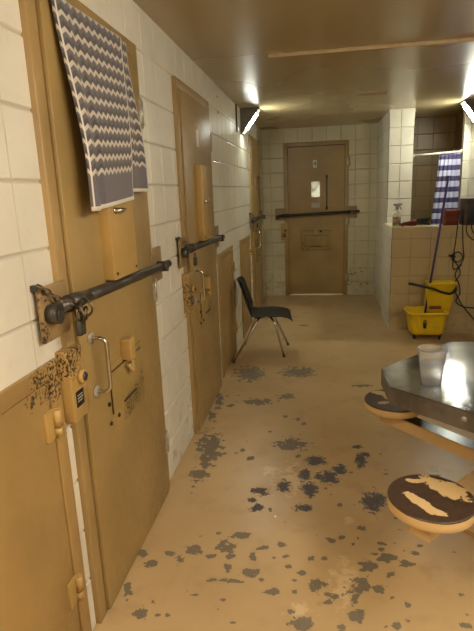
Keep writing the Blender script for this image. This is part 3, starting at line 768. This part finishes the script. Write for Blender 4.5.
# ------------------------------------------------------------ mop bucket
BR = empty('mop_bucket', (1.94, 5.46, 0), 0, label='yellow wheeled mop bucket with a black-handled wringer, in front of the half wall', cat='bucket')
M['yellow'] = simple('yellow_plastic', (226, 190, 24), .38, 0, .07, 12, .1)
g = MB(); O = lambda hx, hy, r, dx=0., dy=0.: rrect(dx, dy, hx, hy, r)
loft(g, [(O(.155, .120, .04), .060), (O(.165, .128, .045), .10), (O(.182, .142, .05), .24), (O(.190, .150, .055), .305), (O(.205, .164, .06), .312), (O(.208, .167, .06), .330), (O(.200, .160, .055), .338), (O(.182, .142, .05), .330), (O(.168, .130, .045), .12), (O(.15, .115, .04), .085)])
bmesh.ops.scale(g.bm, vec=(1, 1, .88), verts=g.bm.verts)
tub = g.build('tub', M['yellow'], BR)
for (p_, q_) in (((-.10, -.153, .12), (-.085, -.132, .26)), ((.03, -.150, .21), (.13, -.135, .222)), ((.03, -.146, .165), (.13, -.132, .177)), ((.03, -.142, .12), (.13, -.128, .132))):
    g = MB(); g.box(p_, q_, .003); g.build('moulded_rib', M['yellow'], tub)
g = MB()   # caution mark on the front
g.box((-.050, -.1515, .205), (-.018, -.1500+.01, .208), 0); g.box((-.050, -.1545, .150), (-.018, -.138, .166), 0); g.box((-.046, -.152, .132), (-.020, -.136, .146), 0); g.box((-.050, -.1555, .172), (-.018, -.14, .190), 0)
g.box((-.050, -.1565, .19), (-.046, -.142, .208), 0); g.box((-.022, -.1565, .19), (-.018, -.142, .208), 0); g.lathe([(0, 0), (.007, 0), (.007, .004), (0, .004)], (-.034, -.154, .216), 14, 'y')
tag(g.build('caution_mark', M['black'], tub), 'black caution mark')
for (x, y) in ((-.125, -.10), (.125, -.10), (-.125, .10), (.125, .10)):
    g = MB(); g.lathe([(0, -.011), (.020, -.011), (.026, -.007), (.026, .007), (.020, .011), (0, .011)], (x, y, .0262), 22, 'x'); c_ = g.build('caster', M['black'], BR)
    g = MB(); g.box((x-.018, y-.016, .030), (x-.013, y+.016, .066), .002); g.box((x+.013, y-.016, .030), (x+.018, y+.016, .066), .002); g.box((x-.022, y-.020, .056), (x+.022, y+.020, .066), .002); g.build('caster_fork', M['steel'], c_)
# wringer
g = MB(); W = lambda hx, hy, dx, dy, r=.02: rrect(dx, dy, hx, hy, r)
loft(g, [(W(.110, .055, .125, .085), .22), (W(.125, .070, .135, .090), .34), (W(.142, .085, .155, .100), .555), (W(.150, .092, .158, .102), .560), (W(.150, .092, .158, .102), .575), (W(.136, .078, .158, .102), .575), (W(.118, .062, .140, .092), .36), (W(.10, .045, .125, .085), .24)])
wr = g.build('wringer', M['yellow'], BR)
g = MB(); g.box((.035, .004, .30), (.155, .014, .335), .003); tag(g.build('press_plate', simple('press_plate_red', (120, 60, 30), .5), wr), 'dark press plate')
g = MB(); g.tube([(.275, .02, .475), (.215, -.02, .468), (.14, -.04, .490), (.05, -.05, .530), (-.07, -.055, .562), (-.195, -.055, .590)], [.013, .013, .012, .012, .014, .015], 12)
tag(g.build('wringer_handle', M['black'], wr), 'long black lever handle')
g = MB(); g.prism([(.235, .455), (.295, .50), (.29, .55), (.262, .50)], -.012, .010, 1); g.build('lever_bracket', M['black'], wr)

# mop
mr = empty('mop', (1.945, 5.47, .12), label='wet mop with a long purple handle standing in the yellow bucket', cat='mop')
M['purple'] = simple('purple_handle', (62, 38, 104), .35)
g = MB(); a = Vector((-.02, 0, .05)); b = Vector((.200, .215, 1.535)); g.tube([a, a.lerp(b, .5), b], .0115, 14); g.build('mop_handle', M['purple'], mr)
g = MB(); g.tube([(-.05, 0, .06), (.05, 0, .06)], .018, 12)
for i in range(26):
    x = -.048+.096*i/25; dx = (random.random()-.5)*.06; dy = (random.random()-.5)*.10
    g.tube([(x, 0, .055), (x+dx*.4, dy*.5, .02), (x+dx, dy, -.015)], .006, 6)
g.build('mop_head', simple('mop_strands', (150, 140, 120), .9), mr)

# ------------------------------------------------------------ things on the half wall
LZ = HZ+.0022
sb = empty('spray_bottle', (1.665, 5.84, LZ), label='clear spray bottle with a yellowish label at the left end of the half wall', cat='bottle')
t = NT('cloudy_plastic'); t.set(lin((214, 212, 184)), .25); t.bsdf.inputs['Transmission Weight'].default_value = .35; M['cloudy'] = t.m
g = MB(); g.lathe([(0, 0), (.040, 0), (.043, .006), (.043, .115), (.036, .145), (.020, .175), (.014, .185), (.014, .198), (0, .198)], (0, 0, 0), 32); bo = g.build('bottle_body', M['cloudy'], sb)
t = NT('spray_label'); sx = t.n.new('ShaderNodeSeparateXYZ'); t.l.new(t.obj(), sx.inputs[0]); z = sx.outputs[2]
t.set(t.mix(t.math('GREATER_THAN', z, .082), t.mix(t.math('LESS_THAN', z, .042), lin((150, 122, 110)), lin((110, 128, 52))), lin((122, 84, 20))), .5)
g = MB(); g.lathe([(.0436, .02), (.0436, .105)], (0, 0, 0), 32); lb = g.build('bottle_label', t.m, bo)
lb.modifiers.new('thickness', 'SOLIDIFY').thickness = .0008
M['trig'] = simple('grey_trigger', (150, 150, 148), .4)
g = MB(); g.tube([(0, 0, .190), (0, 0, .222)], .016, 16); g.box((-.038, -.011, .222), (.042, .011, .248), .005); g.tube([(.042, 0, .240), (.056, 0, .240)], .008, 10); g.tube([(.022, 0, .222), (.040, 0, .200), (.042, 0, .178)], .006, 8); g.build('trigger_head', M['trig'], sb)

g = MB(); pts = [(-.085, -.008, .020), (-.06, 0, .026), (-.02, .004, .030), (.03, .002, .034), (.07, -.002, .036), (.082, 0, .034)]
g.tube(pts, [.010, .020, .022, .026, .030, .016], 18); g.tube([(-.07, -.01, .012), (-.075, -.035, .006), (-.06, -.05, .006)], [.012, .008, .005], 10)
for v_ in g.bm.verts:
    n_ = noise.noise(v_.co*38)*.007; v_.co.x += n_; v_.co.y += noise.noise(v_.co*31+Vector((5, 0, 0)))*.007; v_.co.z = max(.0015, v_.co.z*1.0+n_*.6)
rg = g.build('rag', simple('dark_red_cloth', (110, 28, 24), .85, 0, .2, 30, .3)); rg.location = (1.79, 5.815, LZ)
tag(rg, 'dark red rolled rag lying on the half wall beside the spray bottle', 'rag')

g = MB(); pts = []
for i in range(90):
    a = i*.42; r = .062+.018*math.sin(i*.37); pts.append((r*1.25*math.cos(a), r*.60*math.sin(a), .010+.040*abs(math.sin(i*.23))+.0004*i))
g.tube(pts, .0065, 8); cl = g.build('coiled_hose', M['cord']); cl.location = (1.93, 5.87, LZ); tag(cl, 'loose coil of black hose lying on the half wall behind the red rag', 'hose')

rb = empty('red_bucket', (2.225, 5.845, LZ), label='small reddish-brown tub on the half wall in front of the curtain', cat='tub')
g = MB(); loft(g, [(rrect(0, 0, .070, .06, .02), 0), (rrect(0, 0, .074, .064, .02), .08), (rrect(0, 0, .078, .070, .022), .146), (rrect(0, 0, .083, .075, .024), .150), (rrect(0, 0, .083, .075, .024), .160), (rrect(0, 0, .074, .066, .02), .158), (rrect(0, 0, .062, .056, .018), .01)])
tb = g.build('tub_body', simple('red_brown_plastic', (120, 50, 30), .45), rb)
g = MB(); g.tube([(.078*math.cos(PI*k/12), -.078, .135-.05*math.sin(PI*k/12)) for k in range(13)], .003, 8); g.build('bail_handle', M['steel'], rb)

cb = empty('wooden_case', (2.445, 5.845, LZ), label='dark brown wooden case with a black front, at the right end of the half wall', cat='case')
M['brown'] = simple('dark_brown_wood', (74, 52, 40), .5, 0, .2, 14)
g = MB(); a, b, hh = -.110, .112, .275
g.box((a, -.10, 0), (a+.032, .10, hh), .003); g.box((b-.012, -.10, 0), (b, .10, hh), .003); g.box((a+.03, -.10, hh-.065), (b-.01, .10, hh), .003); g.box((a+.03, -.10, 0), (b-.01, .10, .022), .003); g.box((a+.03, .08, .02), (b-.01, .10, hh-.06)); g.build('case_body', M['brown'], cb)
g = MB(); g.box((a+.033, -.092, .023), (b-.013, -.080, hh-.066), .002)
for i in range(12): g.box((a+.038, -.0945, .030+i*.0145), (b-.018, -.091, .035+i*.0145), 0)
tag(g.build('front_grille', M['black'], cb), 'black front grille')

# power cords hanging down the half wall
def cord(pts, label, r=.0055):
    # smooth the path
    P_ = [Vector(p) for p in pts]; out = []
    for i in range(len(P_)-1):
        p0, p1, p2, p3 = P_[max(i-1, 0)], P_[i], P_[i+1], P_[min(i+2, len(P_)-1)]
        for k in range(8):
            f = k/8; out.append(.5*(2*p1+(p2-p0)*f+(2*p0-5*p1+4*p2-p3)*f*f+(3*p1-p0-3*p2+p3)*f**3))
    out.append(P_[-1]); return out
yc = HY0-.012
cr = empty('power_cord', (2.28, yc, .8), label='black power cord hanging knotted down the half wall, plug sticking out', cat='cord')
def rel(p): return [(x-2.28, y-yc, z-.8) for (x, y, z) in p]
g = MB(); g.tube(cord(rel([(2.29, HY0+.06, LZ+.008), (2.275, HY0-.004, LZ+.004), (2.268, yc, 1.08), (2.258, yc, .93), (2.25, yc, .84), (2.262, yc-.01, .77), (2.315, yc, .69), (2.325, yc-.006, .62), (2.285, yc, .55), (2.280, yc, .47), (2.31, yc, .39), (2.36, yc, .30), (2.42, yc, .22), (2.52, yc, .10)]), ''), .0055, 8); g.build('cord', M['cord'], cr)
g = MB(); g.tube(cord(rel([(2.30, yc-.016, .87), (2.245, yc-.018, .85), (2.235, yc-.018, .79), (2.29, yc-.018, .76), (2.335, yc-.018, .80), (2.32, yc-.018, .85), (2.26, yc-.022, .86), (2.24, yc-.022, .75), (2.26, yc-.02, .68), (2.335, yc-.018, .73)]), ''), .0055, 8); g.build('cord_knot', M['cord'], cr)
g = MB(); g.tube(rel([(2.262, yc-.02, .815), (2.235, yc-.022, .822), (2.205, yc-.024, .832)]), [.011, .013, .011], 12); g.tube(rel([(2.205, yc-.024, .838), (2.188, yc-.024, .842)]), .003, 6); g.tube(rel([(2.203, yc-.024, .826), (2.186, yc-.024, .830)]), .003, 6); g.build('plug', M['cord'], cr)
c2 = MB(); c2.tube(cord([(2.33, HY0+.001, LZ+.008), (2.325, HY0-.004, LZ+.006), (2.325, yc-.014, 1.04), (2.338, yc-.014, .90), (2.345, yc-.03, .80), (2.30, yc-.03, .70), (2.27, yc-.028, .62), (2.32, yc-.014, .52), (2.335, yc-.014, .42), (2.30, yc-.014, .33), (2.38, yc-.014, .27), (2.54, yc-.014, .25)], ''), .0055, 8)
tag(c2.build('extension_cable', M['cord']), 'second dark cable looping down the half wall to the right of the knotted cord', 'cable')
c3 = MB(); c3.tube(cord([(2.375, HY0+.001, LZ+.006), (2.37, HY0-.004, LZ+.004), (2.36, yc-.002, 1.09), (2.39, yc-.002, 1.03), (2.45, yc-.002, .985), (2.54, yc-.002, .98)], ''), .0055, 8)
c3.tube(cord([(2.415, HY0+.001, LZ+.006), (2.41, HY0-.004, LZ+.004), (2.42, yc-.002, 1.09), (2.46, yc-.002, 1.04), (2.54, yc-.002, 1.02)], ''), .0055, 8)
tag(c3.build('looped_cable', M['cord']), 'short pair of cable loops hanging below the brown case at the right', 'cable')

# ------------------------------------------------------------ shower rod and curtain
RY = PY+.055
g = MB(); g.tube([(P1+.001, RY, 1.915), (2.474, RY, 1.937)], .0125, 16); g.lathe([(0, 0), (.026, 0), (.024, .012), (.013, .016), (0, .016)], (P1+.001, RY, 1.915), 20, 'x'); g.lathe([(0, -.016), (.013, -.016), (.024, -.012), (.026, 0), (0, 0)], (2.474, RY, 1.937), 20, 'x')
tag(g.build('curtain_rod', M['white']), 'white curtain rod across the shower opening', 'curtain rod')
t = NT('striped_curtain'); sx = t.n.new('ShaderNodeSeparateXYZ'); t.l.new(t.pos(), sx.inputs[0])
q = t.math('FRACT', t.math('DIVIDE', t.math('SUBTRACT', 1.935, sx.outputs[2]), .1235)); sel = t.math('LESS_THAN', t.math('ABSOLUTE', t.math('SUBTRACT', q, .42)), .235)
t.set(t.mix(sel, lin((196, 198, 224)), lin((78, 70, 108))), .75); M['curtain'] = t.m
def cur(s, q):
    xl = lerp(2.225, 2.135, q**1.1); xr = lerp(2.462, 2.470, q); z = lerp(1.902+.02*s, .92, q)
    return (lerp(xl, xr, s)+.008*math.sin(s*34+q*2), RY-.012-.012*q+(.011+.008*q)*math.sin(s*PI*11+.6*math.sin(q*3)), z)
cu = empty('shower_curtain', (2.35, RY, 1.9), label='navy and pale blue striped shower curtain drawn to the right side of the opening', cat='curtain')
o = sheet('curtain_cloth', cur, 120, 40, M['curtain'], .0015, cu); o.matrix_parent_inverse = Matrix.Translation((-2.35, -RY, -1.9))
for i in range(7):
    x = 2.235+.036*i; zc = 1.915+.022*(x-P1)/(2.474-P1)
    g = MB(); g.tube([(x-2.35+.004*math.sin(2*PI*k/14), .019*math.cos(2*PI*k/14), zc-1.9+.019*math.sin(2*PI*k/14)) for k in range(14)], .0022, 6, closed=True); g.build('curtain_ring', M['white'], cu)

# ------------------------------------------------------------ small things
g = MB(); g.prism([(-.03, -.02), (.028, -.026), (.034, .012), (.004, .03), (-.026, .018)], .0005, .0016, 2); pp = g.build('paper_scrap', M['white'])
for v_ in pp.data.vertices: v_.co.z += .006*max(0, v_.co.x*30)**2*.6 if v_.co.x > 0 else 0
pp.location = (1.47, 2.70, 0); tag(pp, 'small torn scrap of white paper on the floor behind the front stool', 'paper scrap')
for k_, (x, y, lab) in enumerate(((.62, 2.21, 'tiny white crumb on the floor near the black scuffs'),)):
    g = MB(); g.lathe([(0, 0), (.006, .001), (.007, .004), (.003, .007), (0, .008)], (0, 0, 0), 10); cc_ = g.build('crumb', M['white']); cc_.location = (x, y, 0); tag(cc_, lab, 'crumb')
g = MB(); g.box((0, 5.395, 2.17), (.014, 5.412, H-.002), .003); tag(g.build('conduit', M['steel']), 'thin dark conduit down the left wall before the corner light', 'conduit')
for (y, z, lab) in ((4.42, 2.345, 'upper bright bolt head high on the left wall past the second cell door'), (4.43, 2.225, 'lower bright bolt head high on the left wall past the second cell door')):
    g = MB(); g.lathe([(0, 0), (.014, 0), (.012, .006), (0, .009)], (0, 0, 0), 16, 'x'); b_ = g.build('wall_bolt', M['chrome']); b_.location = (.0, y, z); tag(b_, lab, 'bolt', 'bolt heads on the left wall')

# ------------------------------------------------------------ corner lights
M['housing'] = simple('light_housing', (120, 118, 112), .35, .4)
t = NT('lit_diffuser'); t.set(lin((240, 240, 240)), .5); t.bsdf.inputs['Emission Color'].default_value = (.97, 1.0, .86, 1); t.bsdf.inputs['Emission Strength'].default_value = EM_FAR; M['tube_far'] = t.m
t = NT('lit_diffuser_near'); t.set(lin((240, 240, 240)), .5); t.bsdf.inputs['Emission Color'].default_value = (1.0, .87, .69, 1); t.bsdf.inputs['Emission Strength'].default_value = EM_NEAR; M['tube_near'] = t.m
t = NT('fill_diffuser'); t.set(lin((240, 240, 240)), .5); t.bsdf.inputs['Emission Color'].default_value = (1.0, .95, .86, 1); t.bsdf.inputs['Emission Strength'].default_value = EM_FILL; M['tube_fill'] = t.m
def corner_light(side, y0, y1, mat, label):
    x0 = 0 if side > 0 else XR; s = side
    root = empty('corner_light', (x0, (y0+y1)/2, H), label=label, cat='light', group='wedge-shaped corner lights')
    h = (y1-y0)/2; g = MB()
    poly = [(.001*s, -.001), (.205*s, -.001), (.200*s, -.018), (.030*s, -.240), (.001*s, -.262)]
    g.prism(poly, -h, -h+.012, 1); g.prism(poly, h-.012, h, 1)
    g.prism([(.001*s, -.001), (.205*s, -.001), (.200*s, -.012), (.012*s, -.012), (.012*s, -.25), (.001*s, -.262)], -h+.011, h-.011, 1); g.build('housing', M['housing'], root)
    g = MB(); g.prism([(.196*s, -.020), (.184*s, -.016), (.022*s, -.230), (.034*s, -.236)] if y1 < 5 else [(.172*s, -.058), (.160*s, -.054), (.046*s, -.205), (.058*s, -.212)], -h+.013, h-.013, 1); tag(g.build('diffuser', mat, root), 'glowing white diffuser')
corner_light(1, 5.70, 5.86, M['tube_far'], 'lit wedge-shaped light in the left wall and ceiling corner above the third cell door')
corner_light(-1, 6.10, 6.28, M['tube_far'], 'lit wedge-shaped light in the right ceiling corner beside the shower, cut by the frame')
corner_light(1, -.75, .45, M['tube_near'], 'lit wedge-shaped light above the camera on the left wall')
corner_light(-1, -.75, .45, M['tube_near'], 'lit wedge-shaped light above the camera on the right wall')
corner_light(-1, .75, 1.75, M['tube_fill'], 'added wedge-shaped fill light on the right wall short of the steel table, outside the frame')  # added fill lamp, out of view, brightens the middle of the room
# lamp in the room beyond the end door
ld = bpy.data.lights.new('beyond_lamp', 'AREA'); ld.energy = 4; ld.size = .5; ld.color = (1, .92, .75); lo = bpy.data.objects.new('beyond_lamp', ld); C.objects.link(lo); lo.location = (XD+.46, D+.42, .9)

w = bpy.data.worlds.new('world'); bpy.context.scene.world = w; w.use_nodes = True
w.node_tree.nodes['Background'].inputs[0].default_value = (.02, .018, .015, 1)

# ------------------------------------------------------------ camera
R_ = Vector((0.9868953568495592, 0.15660693053110222, -0.03888218021675065)); U_ = Vector((0.0005813822835017968, 0.2375105294831227, 0.9713847900699739)); F_ = Vector((-0.16136051754819633, 0.9586777444450628, -0.2343069902548897))
cam = bpy.data.cameras.new('camera'); co = bpy.data.objects.new('camera', cam); C.objects.link(co)
m = Matrix.Identity(4)
for i in range(3): m[i][0] = R_[i]; m[i][1] = U_[i]; m[i][2] = -F_[i]
m[0][3], m[1][3], m[2][3] = .8404, 0, 1.5688
co.matrix_world = m
cam.sensor_fit = 'VERTICAL'; cam.sensor_height = 24; cam.lens = 508.446/631*24; cam.clip_start = .05
sc = bpy.context.scene; sc.camera = co
vs = sc.view_settings; vs.view_transform = 'Standard'; vs.look = 'None'; vs.exposure = EXPO; vs.gamma = 1; vs.use_curve_mapping = False
